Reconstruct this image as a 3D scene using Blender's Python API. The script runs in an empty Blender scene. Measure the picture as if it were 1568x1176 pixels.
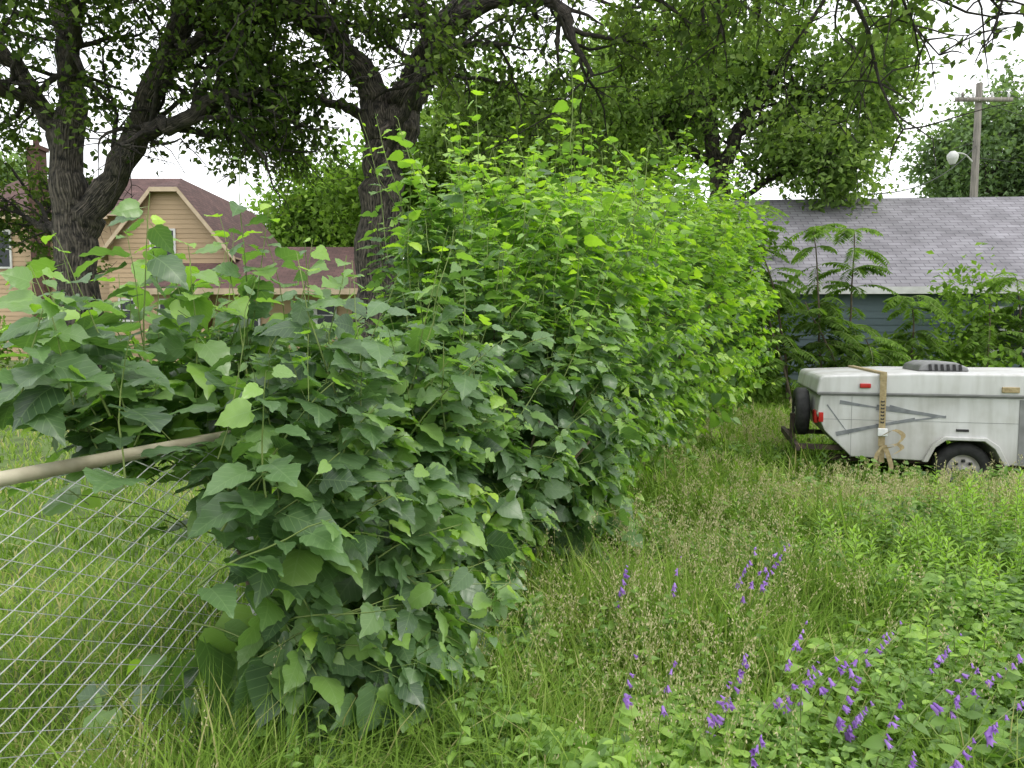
import bpy, math
import numpy as np
rng=np.random.default_rng(11)
scene=bpy.context.scene
U=rng.uniform
def nrm(a): return a/np.maximum(np.linalg.norm(a,axis=-1,keepdims=True),1e-9)
def link(o,parent=None):
    scene.collection.objects.link(o)
    if parent: o.parent=parent
    return o
# ------------------------------------------------------------ mesh accumulator
class Acc:
    def __init__(s): s.V=[];s.Lp=[];s.T=[];s.var=[];s.uv=[];s.mi=[];s.n=0
    def add(s,V,loops,tot,var=0.5,uv=None,mi=0):
        V=np.asarray(V,float).reshape(-1,3);n=len(V)
        s.V.append(V);s.Lp.append(np.asarray(loops).ravel()+s.n);tot=np.asarray(tot).ravel();s.T.append(tot)
        s.var.append(np.broadcast_to(np.asarray(var,float),(n,)))
        s.uv.append(np.zeros((n,3)) if uv is None else np.asarray(uv,float).reshape(-1,3))
        s.mi.append(np.full(len(tot),mi,int));s.n+=n
    def quad(s,a,b,c,d,mi=0,var=0.5,uv=None): s.add([a,b,c,d],[0,1,2,3],[4],var,uv,mi)
    def box(s,lo,hi,mi=0,var=0.5):
        x0,y0,z0=lo;x1,y1,z1=hi
        V=[(x0,y0,z0),(x1,y0,z0),(x1,y1,z0),(x0,y1,z0),(x0,y0,z1),(x1,y0,z1),(x1,y1,z1),(x0,y1,z1)]
        F=[0,3,2,1,4,5,6,7,0,1,5,4,1,2,6,5,2,3,7,6,3,0,4,7]
        s.add(V,F,[4]*6,var,V,mi)
    def build(s,name,mats,smooth=False,parent=None):
        V=np.concatenate(s.V);Lp=np.concatenate(s.Lp);T=np.concatenate(s.T)
        me=bpy.data.meshes.new(name)
        me.vertices.add(len(V));me.vertices.foreach_set('co',V.astype(np.float32).ravel())
        me.loops.add(len(Lp));me.loops.foreach_set('vertex_index',Lp.astype(np.int32))
        me.polygons.add(len(T));st=np.concatenate([[0],np.cumsum(T)[:-1]])
        me.polygons.foreach_set('loop_start',st.astype(np.int32))
        me.polygons.foreach_set('material_index',np.concatenate(s.mi).astype(np.int32))
        me.polygons.foreach_set('use_smooth',np.full(len(T),smooth))
        me.update(calc_edges=True)
        a=me.attributes.new('var','FLOAT','POINT');a.data.foreach_set('value',np.concatenate(s.var).astype(np.float32))
        a=me.attributes.new('luv','FLOAT_VECTOR','POINT');a.data.foreach_set('vector',np.concatenate(s.uv).astype(np.float32).ravel())
        for m in mats: me.materials.append(m)
        return link(bpy.data.objects.new(name,me),parent)
def vn(p):
    x,y,z=p[:,0],p[:,1],p[:,2]
    return .07*(np.sin(x*1.9+np.sin(y*1.3)*2)+np.sin(z*2.6+x*1.1+1)+np.sin(y*2.1-z*1.2+2))
def scatter(acc,tpl,pos,A,N,size,var,mi=0,xs=1.0):
    tv,tl,tt=tpl;n=len(pos);k=len(tv)
    A=nrm(A);S=nrm(np.cross(A,N));N=np.cross(S,A)
    size=np.broadcast_to(size,(n,));xs=np.broadcast_to(xs,(n,))
    V=pos[:,None]+size[:,None,None]*((tv[None,:,0]*xs[:,None])[...,None]*S[:,None]+tv[None,:,1,None]*A[:,None]+tv[None,:,2,None]*N[:,None])
    loops=(tl[None]+(np.arange(n)*k)[:,None])
    acc.add(V,loops,np.tile(tt,n),np.repeat(np.clip(np.broadcast_to(var,(n,))+vn(pos),0,1),k),np.tile(tv,(n,1)),mi)
def tubes(acc,P,R,sides=5,var=0.5,mi=0):
    P=np.asarray(P,float)
    if P.ndim==2:P=P[None]
    n,m,_=P.shape;R=np.broadcast_to(R,(n,m))
    T=nrm(np.gradient(P,axis=1));ref=np.array([0.31,0.85,0.12])
    A=nrm(np.cross(T,ref));B=np.cross(T,A)
    th=np.arange(sides)/sides*2*np.pi
    V=P[:,:,None]+R[:,:,None,None]*(np.cos(th)[None,None,:,None]*A[:,:,None]+np.sin(th)[None,None,:,None]*B[:,:,None])
    i=np.arange(m-1)[:,None]*sides;j=np.arange(sides)[None];j2=(j+1)%sides
    q=np.stack([i+j,i+j2,i+sides+j2,i+sides+j],-1).reshape(-1)
    loops=q[None]+(np.arange(n)*m*sides)[:,None]
    ln=np.cumsum(np.concatenate([np.zeros((n,1)),np.linalg.norm(np.diff(P,axis=1),axis=2)],1),1)
    uv=np.zeros((n,m,sides,3));uv[...,0]=np.cos(th);uv[...,2]=np.sin(th);uv[...,1]=ln[:,:,None]
    acc.add(V,loops,np.full(n*(m-1)*sides,4),var,uv,mi)
def cr(pts,m):
    pts=np.asarray(pts,float);P=np.vstack([2*pts[0]-pts[1],pts,2*pts[-1]-pts[-2]])
    t=np.linspace(0,len(pts)-1-1e-6,m);i=t.astype(int);f=(t-i)[:,None]
    a,b,c,d=P[i],P[i+1],P[i+2],P[i+3]
    return .5*((2*b)+(-a+c)*f+(2*a-5*b+4*c-d)*f*f+(-a+3*b-3*c+d)*f**3)
def grow(S,D,L,m,wig,grav=0.0):
    n=len(S);P=np.zeros((n,m,3));P[:,0]=S;D=nrm(D);L=np.broadcast_to(L,(n,))
    for i in range(1,m):
        D=nrm(D+rng.normal(0,wig,(n,3))+np.array([0,0,grav]));P[:,i]=P[:,i-1]+D*(L/(m-1))[:,None]
    return P
# ------------------------------------------------------------ materials
def newmat(name):
    m=bpy.data.materials.new(name);m.use_nodes=True;nt=m.node_tree
    return m,nt,nt.nodes,nt.links,nt.nodes['Principled BSDF']
def ramp(ns,stops):
    r=ns.new('ShaderNodeValToRGB');e=r.color_ramp.elements
    while len(e)<len(stops): e.new(0.5)
    for k,(p,c) in zip(e,stops): k.position=p;k.color=(*c,1)
    return r
def attr(ns,nm):
    a=ns.new('ShaderNodeAttribute');a.attribute_name=nm;return a
def leafmat(name,stops,trans=.35,rough=None,veins=False,spec=.5,tcol=(1.3,1.5,.5)):
    m,nt,ns,ln,b=newmat(name)
    a=attr(ns,'var');r=ramp(ns,stops);ln.new(a.outputs['Fac'],r.inputs['Fac']);col=r.outputs['Color']
    if rough is None:
        ns.remove(b);b=ns.new('ShaderNodeBsdfDiffuse');ln.new(col,b.inputs['Color'])
    else:
        if veins:
            u=attr(ns,'luv');sp=ns.new('ShaderNodeSeparateXYZ');ln.new(u.outputs['Vector'],sp.inputs[0])
            ab=ns.new('ShaderNodeMath');ab.operation='ABSOLUTE';ln.new(sp.outputs[0],ab.inputs[0])
            v=ns.new('ShaderNodeMath');v.operation='MULTIPLY_ADD';ln.new(ab.outputs[0],v.inputs[0]);v.inputs[1].default_value=-.8;ln.new(sp.outputs[1],v.inputs[2])
            w=ns.new('ShaderNodeMath');w.operation='MULTIPLY';ln.new(v.outputs[0],w.inputs[0]);w.inputs[1].default_value=6.0
            fr=ns.new('ShaderNodeMath');fr.operation='FRACT';ln.new(w.outputs[0],fr.inputs[0])
            l1=ns.new('ShaderNodeMath');l1.operation='LESS_THAN';ln.new(fr.outputs[0],l1.inputs[0]);l1.inputs[1].default_value=.1
            l2=ns.new('ShaderNodeMath');l2.operation='LESS_THAN';ln.new(ab.outputs[0],l2.inputs[0]);l2.inputs[1].default_value=.014
            mx=ns.new('ShaderNodeMath');mx.operation='MAXIMUM';ln.new(l1.outputs[0],mx.inputs[0]);ln.new(l2.outputs[0],mx.inputs[1])
            f=ns.new('ShaderNodeMath');f.operation='MULTIPLY';ln.new(mx.outputs[0],f.inputs[0]);f.inputs[1].default_value=.22
            mix=ns.new('ShaderNodeMixRGB');ln.new(f.outputs[0],mix.inputs[0]);ln.new(col,mix.inputs[1]);mix.inputs[2].default_value=(.34,.48,.22,1);col=mix.outputs[0]
            bp=ns.new('ShaderNodeBump');bp.inputs['Strength'].default_value=.5;bp.inputs['Distance'].default_value=.003;ln.new(fr.outputs[0],bp.inputs['Height']);ln.new(bp.outputs[0],b.inputs['Normal'])
        ln.new(col,b.inputs['Base Color']);b.inputs['Roughness'].default_value=rough;b.inputs['Specular IOR Level'].default_value=spec
    t=ns.new('ShaderNodeBsdfTranslucent');mu=ns.new('ShaderNodeMixRGB');mu.blend_type='MULTIPLY';mu.inputs[0].default_value=1;ln.new(col,mu.inputs[1]);mu.inputs[2].default_value=(*tcol,1)
    ln.new(mu.outputs[0],t.inputs['Color']);ms=ns.new('ShaderNodeMixShader');ms.inputs[0].default_value=trans
    ln.new(b.outputs[0],ms.inputs[1]);ln.new(t.outputs[0],ms.inputs[2]);ln.new(ms.outputs[0],ns['Material Output'].inputs['Surface'])
    return m
def noisemat(name,c1,c2,scale=5,rough=.7,metal=0,bump=0,detail=6,stretch=(1,1,1),spec=.5,lo=.35,hi=.65):
    m,nt,ns,ln,b=newmat(name)
    tc=ns.new('ShaderNodeTexCoord');mp=ns.new('ShaderNodeMapping');mp.inputs['Scale'].default_value=stretch
    ln.new(tc.outputs['Object'],mp.inputs[0]);no=ns.new('ShaderNodeTexNoise');no.inputs['Scale'].default_value=scale;no.inputs['Detail'].default_value=detail
    ln.new(mp.outputs[0],no.inputs['Vector']);r=ramp(ns,[(lo,c1),(hi,c2)]);ln.new(no.outputs['Fac'],r.inputs[0]);ln.new(r.outputs[0],b.inputs['Base Color'])
    b.inputs['Roughness'].default_value=rough;b.inputs['Metallic'].default_value=metal;b.inputs['Specular IOR Level'].default_value=spec
    if bump:
        bp=ns.new('ShaderNodeBump');bp.inputs['Strength'].default_value=bump;bp.inputs['Distance'].default_value=.02;ln.new(no.outputs['Fac'],bp.inputs['Height']);ln.new(bp.outputs[0],b.inputs['Normal'])
    return m
def barkmat(name,c1,c2):
    m,nt,ns,ln,b=newmat(name)
    tc=ns.new('ShaderNodeTexCoord');u=attr(ns,'luv')
    mp=ns.new('ShaderNodeMapping');mp.inputs['Scale'].default_value=(4,1.2,4);ln.new(u.outputs['Vector'],mp.inputs[0])
    no0=ns.new('ShaderNodeTexNoise');no0.inputs['Scale'].default_value=2.5;ln.new(tc.outputs['Object'],no0.inputs['Vector'])
    av=ns.new('ShaderNodeVectorMath');av.operation='MULTIPLY_ADD';ln.new(no0.outputs['Color'],av.inputs[0]);av.inputs[1].default_value=(1.2,1.2,1.2);ln.new(mp.outputs[0],av.inputs[2])
    vo=ns.new('ShaderNodeTexVoronoi');vo.feature='DISTANCE_TO_EDGE';vo.inputs['Scale'].default_value=1.9;ln.new(av.outputs[0],vo.inputs['Vector'])
    no=ns.new('ShaderNodeTexNoise');no.inputs['Scale'].default_value=9;no.inputs['Detail'].default_value=6;ln.new(tc.outputs['Object'],no.inputs['Vector'])
    mm=ns.new('ShaderNodeMath');mm.operation='MULTIPLY_ADD';ln.new(vo.outputs['Distance'],mm.inputs[0]);mm.inputs[1].default_value=1.4;ln.new(no.outputs['Fac'],mm.inputs[2])
    r=ramp(ns,[(.42,c1),(.95,c2)]);ln.new(mm.outputs[0],r.inputs[0]);ln.new(r.outputs[0],b.inputs['Base Color']);b.inputs['Roughness'].default_value=.9
    bp=ns.new('ShaderNodeBump');bp.inputs['Strength'].default_value=1;bp.inputs['Distance'].default_value=.06;ln.new(mm.outputs[0],bp.inputs['Height']);ln.new(bp.outputs[0],b.inputs['Normal'])
    return m
def shinglemat(name,c1,c2,cm):
    m,nt,ns,ln,b=newmat(name);u=attr(ns,'luv')
    br=ns.new('ShaderNodeTexBrick');br.inputs['Scale'].default_value=1;br.inputs['Brick Width'].default_value=.32;br.inputs['Row Height'].default_value=.15
    br.inputs['Mortar Size'].default_value=.009;br.inputs['Color1'].default_value=(*c1,1);br.inputs['Color2'].default_value=(*c2,1);br.inputs['Mortar'].default_value=(*cm,1)
    ln.new(u.outputs['Vector'],br.inputs['Vector'])
    no=ns.new('ShaderNodeTexNoise');no.inputs['Scale'].default_value=1.3;no.inputs['Detail'].default_value=8;ln.new(u.outputs['Vector'],no.inputs['Vector'])
    r=ramp(ns,[(.3,(.7,.7,.7)),(.7,(1.15,1.15,1.15))]);ln.new(no.outputs['Fac'],r.inputs[0])
    mu=ns.new('ShaderNodeMixRGB');mu.blend_type='MULTIPLY';mu.inputs[0].default_value=1;ln.new(br.outputs['Color'],mu.inputs[1]);ln.new(r.outputs[0],mu.inputs[2])
    ln.new(mu.outputs[0],b.inputs['Base Color']);b.inputs['Roughness'].default_value=.9
    bp=ns.new('ShaderNodeBump');bp.inputs['Strength'].default_value=.6;bp.inputs['Distance'].default_value=.01;bp.invert=True;ln.new(br.outputs['Fac'],bp.inputs['Height']);ln.new(bp.outputs[0],b.inputs['Normal'])
    return m
M_mul=leafmat('mulberry_leaf',[(.0,(.05,.1,.042)),(.35,(.135,.235,.095)),(.7,(.28,.46,.085)),(1,(.45,.64,.07))],.42,.36,True,.8)
M_oak=leafmat('oak_leaf',[(0,(.035,.06,.02)),(.5,(.09,.135,.042)),(1,(.2,.27,.08))],.4)
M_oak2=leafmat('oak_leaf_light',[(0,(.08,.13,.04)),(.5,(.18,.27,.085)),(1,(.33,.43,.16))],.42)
M_bg=leafmat('bg_leaf',[(0,(.07,.12,.03)),(.5,(.15,.25,.055)),(1,(.3,.45,.09))],.4)
M_far=leafmat('far_leaf_hazed',[(0,(.12,.17,.09)),(.5,(.19,.27,.14)),(1,(.27,.36,.2))],.4)  # distance haze mixed into the leaf colour as paler, greyer greens
M_grass=leafmat('grass_blade',[(0,(.075,.125,.025)),(.35,(.17,.28,.05)),(.65,(.29,.42,.085)),(.85,(.42,.48,.17)),(1,(.54,.46,.25))],.4,tcol=(1.1,1.25,.6))
M_seed=leafmat('grass_seed',[(0,(.42,.4,.2)),(1,(.66,.6,.38))],.3,tcol=(1,1,.8))
M_weed=leafmat('weed_leaf',[(0,(.085,.16,.038)),(.5,(.2,.34,.07)),(1,(.36,.54,.09))],.38,.5)
M_purple=leafmat('bell_petal',[(0,(.27,.12,.48)),(1,(.5,.3,.76))],.4,.5,tcol=(1.1,.9,1.1))
M_stem=noisemat('green_stem',(.11,.17,.04),(.22,.28,.08),8)
M_twig=noisemat('woody_stem',(.07,.055,.04),(.16,.12,.08),8)
M_bark=barkmat('oak_bark',(.01,.009,.008),(.16,.135,.11))
M_steel=noisemat('galvanised',(.6,.61,.61),(.76,.76,.76),25,.5,.2)
M_rail=noisemat('rail_weathered',(.24,.21,.14),(.55,.5,.38),7,.65,.1,.1,lo=.3,hi=.7)
# ------------------------------------------------------------ camera / world / light
cam=bpy.data.cameras.new('camera');co=link(bpy.data.objects.new('camera',cam));cam.lens=26;cam.sensor_width=36
co.location=(0,0,1.6);co.rotation_euler=(math.radians(90-3.69),0,0);cam.clip_end=2000;cam.clip_start=.05;scene.camera=co
w=bpy.data.worlds.new('World');scene.world=w;w.use_nodes=True;ns=w.node_tree.nodes;ln=w.node_tree.links
sky=ns.new('ShaderNodeTexSky');sky.sky_type='NISHITA';sky.sun_disc=False;sky.sun_elevation=math.radians(58);sky.sun_rotation=math.radians(125)
hs=ns.new('ShaderNodeHueSaturation');hs.inputs['Saturation'].default_value=.3;ln.new(sky.outputs[0],hs.inputs['Color'])
tc=ns.new('ShaderNodeTexCoord');cl=ns.new('ShaderNodeTexNoise');cl.inputs['Scale'].default_value=2.2;cl.inputs['Detail'].default_value=3;ln.new(tc.outputs['Generated'],cl.inputs['Vector'])
cr_=ramp(ns,[(.3,(12,12.5,13)),(.7,(15,15.1,15.3))]);ln.new(cl.outputs['Fac'],cr_.inputs[0])
mx=ns.new('ShaderNodeMixRGB');mx.inputs[0].default_value=.85;ln.new(hs.outputs[0],mx.inputs[1]);ln.new(cr_.outputs[0],mx.inputs[2])
ln.new(mx.outputs[0],ns['Background'].inputs['Color']);ns['Background'].inputs['Strength'].default_value=.145
sl=bpy.data.lights.new('sun','SUN');sl.energy=1.5;sl.angle=math.radians(14);sl.color=(1,.96,.88);so=link(bpy.data.objects.new('sun',sl))
so.rotation_euler=(math.radians(32),0,math.radians(55))
scene.view_settings.view_transform='Standard';scene.view_settings.look='None';scene.view_settings.exposure=0
# ------------------------------------------------------------ ground
def gz(x,y):
    x=np.asarray(x,float);y=np.asarray(y,float)
    return .035*np.clip(y-8,0,32)+.03*np.sin(x*1.3+.5)*np.sin(y*.9)+.02*np.sin(x*3.1+y*2.2)
g=np.sign(np.linspace(-1,1,261))*np.abs(np.linspace(-1,1,261))**3*600
X,Y=np.meshgrid(g,g+5);n=261
V=np.stack([X,Y,gz(X,Y)],-1).reshape(-1,3);i=np.arange(n-1)[:,None]*n+np.arange(n-1)[None]
q=np.stack([i,i+1,i+n+1,i+n],-1).ravel();a=Acc();a.add(V,q,np.full((n-1)**2,4))
M_ground=noisemat('lawn_soil',(.055,.075,.025),(.13,.2,.05),2.5,.95,0,.5,10,lo=.3,hi=.6)
a.build('ground',[M_ground],True)
# ------------------------------------------------------------ leaf templates
def tpl(v,f):
    v=np.array(v,float);return v,np.array([j for t in f for j in t]),np.array([len(t) for t in f])
T_simple=tpl([(0,0,0),(.33,.45,.1),(0,1,-.08),(-.33,.45,.1)],[(0,1,2),(0,2,3)])
T_long=tpl([(0,0,0),(.12,.4,.03),(0,1,-.15),(-.12,.4,.03)],[(0,1,2),(0,2,3)])
def heart(ys,ws,pet=True,tooth=0.0,droop=.22,fold=.2):
    v=[];f=[];k=len(ys)
    for j,(y,wd) in enumerate(zip(ys,ws)):
        tt=tooth*(1 if j%2 else -1) if 0<j<k-1 else 0
        wv=.03*math.sin(j*2.1)
        v.append((0,max(y,0),-droop*max(y,0)**2))
        v.append((wd+tt,y+tt*.5,fold*wd-droop*y*y+wv));v.append((-wd-tt,y+tt*.5,fold*wd-droop*y*y-wv))
    for j in range(k-1):
        b=3*j;c=b+3
        f.append((b,b+1,c+1,c));f.append((b,c,c+2,b+2))
    if pet:
        m=len(v);v+= [(.014,0,0),(-.014,0,0),(0,-.4,.05)];f.append((m,m+1,m+2))
    return tpl(v,f)
T_heart=heart([-.09,0.02,.1,.2,.3,.4,.5,.6,.7,.8,.9,.98,1.08],[.2,.36,.44,.48,.49,.47,.43,.38,.31,.23,.14,.06,.0],True,.016)
T_heartb=heart([-.07,0.02,.1,.2,.3,.4,.5,.6,.7,.8,.9,.98,1.1],[.16,.3,.38,.43,.44,.43,.39,.35,.28,.2,.12,.05,.0],True,.016,.45,-.12)
T_lobe=heart([-.06,.05,.15,.26,.33,.38,.46,.56,.66,.75,.85,.95,1.06],[.18,.36,.46,.47,.3,.2,.38,.46,.4,.3,.18,.08,0],True,.01,.18)
T_heart2=heart([-.06,.15,.4,.65,.88,1.05],[.2,.45,.46,.34,.15,0],True,0)
# ------------------------------------------------------------ mulberry hedge
HY=[1.8,2.3,3,3.6,4,4.6,5.2,6,7,8,10,12,14,15.5]
HX=[-1.4,-1.25,-1.03,-.8,-.6,-.25,-.02,.15,.45,.85,1.7,2.7,3.6,4.3]
HH=[1.4,1.52,1.62,1.5,1.45,1.85,2.5,2.8,2.85,2.85,3.2,3.65,3.85,3.4]
HW=[.45,.66,.78,.8,.78,.76,.86,.98,1.0,1.05,1.2,1.25,1.2,1.1]
fx=lambda y:-1.36+.32*(y-1.96)
def env(y,phi,r):
    xc=np.interp(y,HY,HX);H=np.interp(y,HY,HH);W=np.interp(y,HY,HW);zc=.5*H
    c=np.cos(phi);s=np.sin(phi);b=1+.17*np.sin(y*3.1+phi*2)+.14*np.sin(y*7.3-phi*5)
    x=xc+W*r*b*np.sign(c)*np.abs(c)**.8;z=zc+np.where(s>0,(H-zc),zc*.95)*r*b*np.sign(s)*np.abs(s)**.85
    return x,z,xc,H
def keep(x,y,z):
    return ~((z<1.4)&(y<2.52)&(x<fx(y)+.28)&(x>fx(y)-.3))&~((z<1.27)&(y<2.45)&(x<fx(y)+.25))&~((z<1.1)&(x<fx(y)+.0)&(y<3.9)&(np.sin(y*9+z*7)<.8))&~((y<2.35)&(z<.9))
hl=Acc();hs_=Acc()
def dress(P,out,tp,size,nl,bright):
    n,m,_=P.shape
    tubes(hs_,P,np.linspace(.0038,.0014,m)[None]*U(.8,1.3,(n,1)),4,.5,0)
    t=(np.arange(nl)+.5)/nl
    t=np.clip(t[None]+rng.normal(0,.03,(n,nl)),.02,.999)*(m-1);i=t.astype(int);f=(t-i)[...,None]
    ar=np.arange(n)[:,None];pos=P[ar,i]*(1-f)+P[ar,np.minimum(i+1,m-1)]*f
    tan=P[ar,np.minimum(i+1,m-1)]-P[ar,i]
    ang=(np.arange(nl)%2*np.pi)[None]+U(0,6.28,(n,1))+rng.normal(0,.5,(n,nl))
    hor=np.stack([np.cos(ang),np.sin(ang),np.zeros_like(ang)],-1)
    A=nrm(hor*.95+out[:,None]*.5+nrm(tan)*.2+np.array([0,0,-.5])+rng.normal(0,.27,hor.shape))
    N=nrm(np.array([0,0,.85])+out[:,None]*.8+rng.normal(0,.42,hor.shape))
    tt=t/(m-1);sz=size*(1.1-.65*tt**2.5)*U(.5,1.3,tt.shape)
    pos=pos+A*sz[...,None]*.38
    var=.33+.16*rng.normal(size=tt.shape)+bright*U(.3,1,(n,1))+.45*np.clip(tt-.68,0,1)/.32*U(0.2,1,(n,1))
    pos=pos.reshape(-1,3);A=A.reshape(-1,3);N=N.reshape(-1,3);sz=sz.ravel();var=np.clip(var.ravel(),0,1)
    kk=keep(pos[:,0],pos[:,1],pos[:,2])
    kk&=(pos[:,2]>.04)&(np.hypot(pos[:,0],pos[:,1])>1.8)
    pos,A,N,sz,var=pos[kk],A[kk],N[kk],sz[kk],var[kk]
    ch=rng.random(len(pos))
    if tp=='near':
        for mk,T in ((ch<.45,T_heart),((ch>=.45)&(ch<.78),T_heartb),(ch>=.78,T_lobe)): scatter(hl,T,pos[mk],A[mk],N[mk],sz[mk],var[mk],0,U(.75,1.15,mk.sum()))
    else: scatter(hl,T_heart2,pos,A,N,sz,var,0,U(.8,1.1,len(pos)))
def shoots(n,y0,y1,tp,size,nl,rr=(.8,1.04),bright=0.,top=False,seglen=.5,ph=(-.5*np.pi,1.5*np.pi),yp=1.0):
    y=y0+(y1-y0)*U(0,1,n)**yp;phi=U(ph[0],ph[1],n) if not top else U(.15*np.pi,.85*np.pi,n)
    r=U(rr[0],rr[1],n);x,z,xc,H=env(y,phi,r)
    E=np.stack([x,y,z],-1)
    hole=np.sin(y*4.1+z*3.3+1.0)+np.sin(z*5.7-y*2.3)+.6*np.sin(y*9.1+z*2.0)
    k=keep(x,y,z)&(z>.05)&((hole>-1.1)|(rng.random(n)<.35)|top|(rr[1]<.9));E=E[k];xc=xc[k];H=H[k];n=len(E)
    E[:,2]+=gz(E[:,0],E[:,1])
    out=nrm(np.stack([E[:,0]-xc,rng.normal(0,.3,n)-.25,(E[:,2]-.45*H)*.8],-1))
    D=nrm(out*.75+np.array([0,0,.5])+rng.normal(0,.3,(n,3)))
    L=seglen*U(.6,1.35,n)
    if top: D=nrm(rng.normal(0,.25,(n,3))+np.array([0,0,1.])+out*.2);S=E-D*.15;L=L*U(.6,1.6,n)
    else: S=E-D*L[:,None]*.75
    kk=keep(S[:,0],S[:,1],S[:,2]);E,out,D,L,S=E[kk],out[kk],D[kk],L[kk],S[kk]
    dress(grow(S,D,L,7,.09,-.09 if not top else .02),out,tp,size,nl,bright)
def whips(lst,size,nl,bright):
    for x,y,z,h,lx in lst:
        S=np.array([[x-lx,y+.05,z-h]]);D=np.array([[lx,-.03,h]])
        dress(grow(S,D,np.array([np.hypot(h,lx)]),9,.06,.01),np.array([[.1,-.6,.3]]),'near',size,nl,bright)
shoots(470,1.9,3.5,'near',.135,11)
shoots(280,2.35,3.9,'near',.12,11,(.75,1.05),0,ph=(-.5*np.pi,0))
shoots(150,2.35,3.0,'near',.11,11,(.7,1.15),0,ph=(-.6*np.pi,-.05*np.pi),seglen=.35)
shoots(400,3.3,5.0,'near',.12,11,bright=.1)
shoots(720,4.8,7.2,'near',.105,11,bright=.26)
shoots(1300,7,15.4,'far',.13,11,bright=.5,yp=1.15)
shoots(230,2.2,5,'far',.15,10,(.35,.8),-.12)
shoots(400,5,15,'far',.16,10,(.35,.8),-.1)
shoots(60,2.0,3.8,'near',.12,11,(.95,1.1),.15,True,seglen=.4)
shoots(90,4.6,7.4,'near',.1,11,(.95,1.12),.4,True,seglen=.5)
shoots(120,7,15,'far',.12,11,(.95,1.08),.55,True,seglen=.55)
whips([(-1.27,2.6,2.1,.7,.05),(-1.4,2.65,1.98,.6,-.08),(-1.07,3.0,2.3,.95,.03),(-1.15,2.9,2.1,.7,-.1),(-1.0,3.05,2.15,.8,.12),(-1.33,2.3,1.94,.6,-.1),(-1.46,2.35,1.84,.5,-.15),(-1.4,2.1,1.8,.4,-.12),(-1.35,2.05,1.74,.35,.05),(-.97,3.3,2.05,.7,.1),(-1.5,2.9,2.1,.7,-.1),(-1.2,2.75,1.95,.6,.0)],.13,14,.12)
whips([(-.75,5.2,2.85,.9,-.08),(-.6,5.2,2.75,.9,-.02),(-.3,5.5,3.15,1.0,.05),(-.4,5.3,3.05,1.0,.0),(-.1,5.6,3.0,.8,.08),(.38,6.5,3.45,1.0,.05),(.2,6.2,3.2,.8,.0),(.7,6.8,3.1,.7,.1),(-.85,5.4,2.5,.7,-.1),(-.5,5.8,3.2,.9,-.05),(-.65,5.0,2.6,.8,-.1)],.11,15,.42)
n=110;y=U(3,15,n);S=np.stack([np.interp(y,HY,HX)+rng.normal(0,.1,n),y,gz(0*y,y)],-1)
L=np.interp(y,HY,HH)*.7;P=grow(S,np.array([0,0,1.])+rng.normal(0,.13,(n,3)),L,8,.06)
tubes(hs_,P,np.linspace(.018,.006,8)[None]*U(.6,1.3,(n,1)),5,.5,1)
he=bpy.data.objects.new('mulberry_hedge',None);link(he)
hl.build('leaves',[M_mul],True,he);hs_.build('stems',[M_stem,M_twig],True,he)
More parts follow.
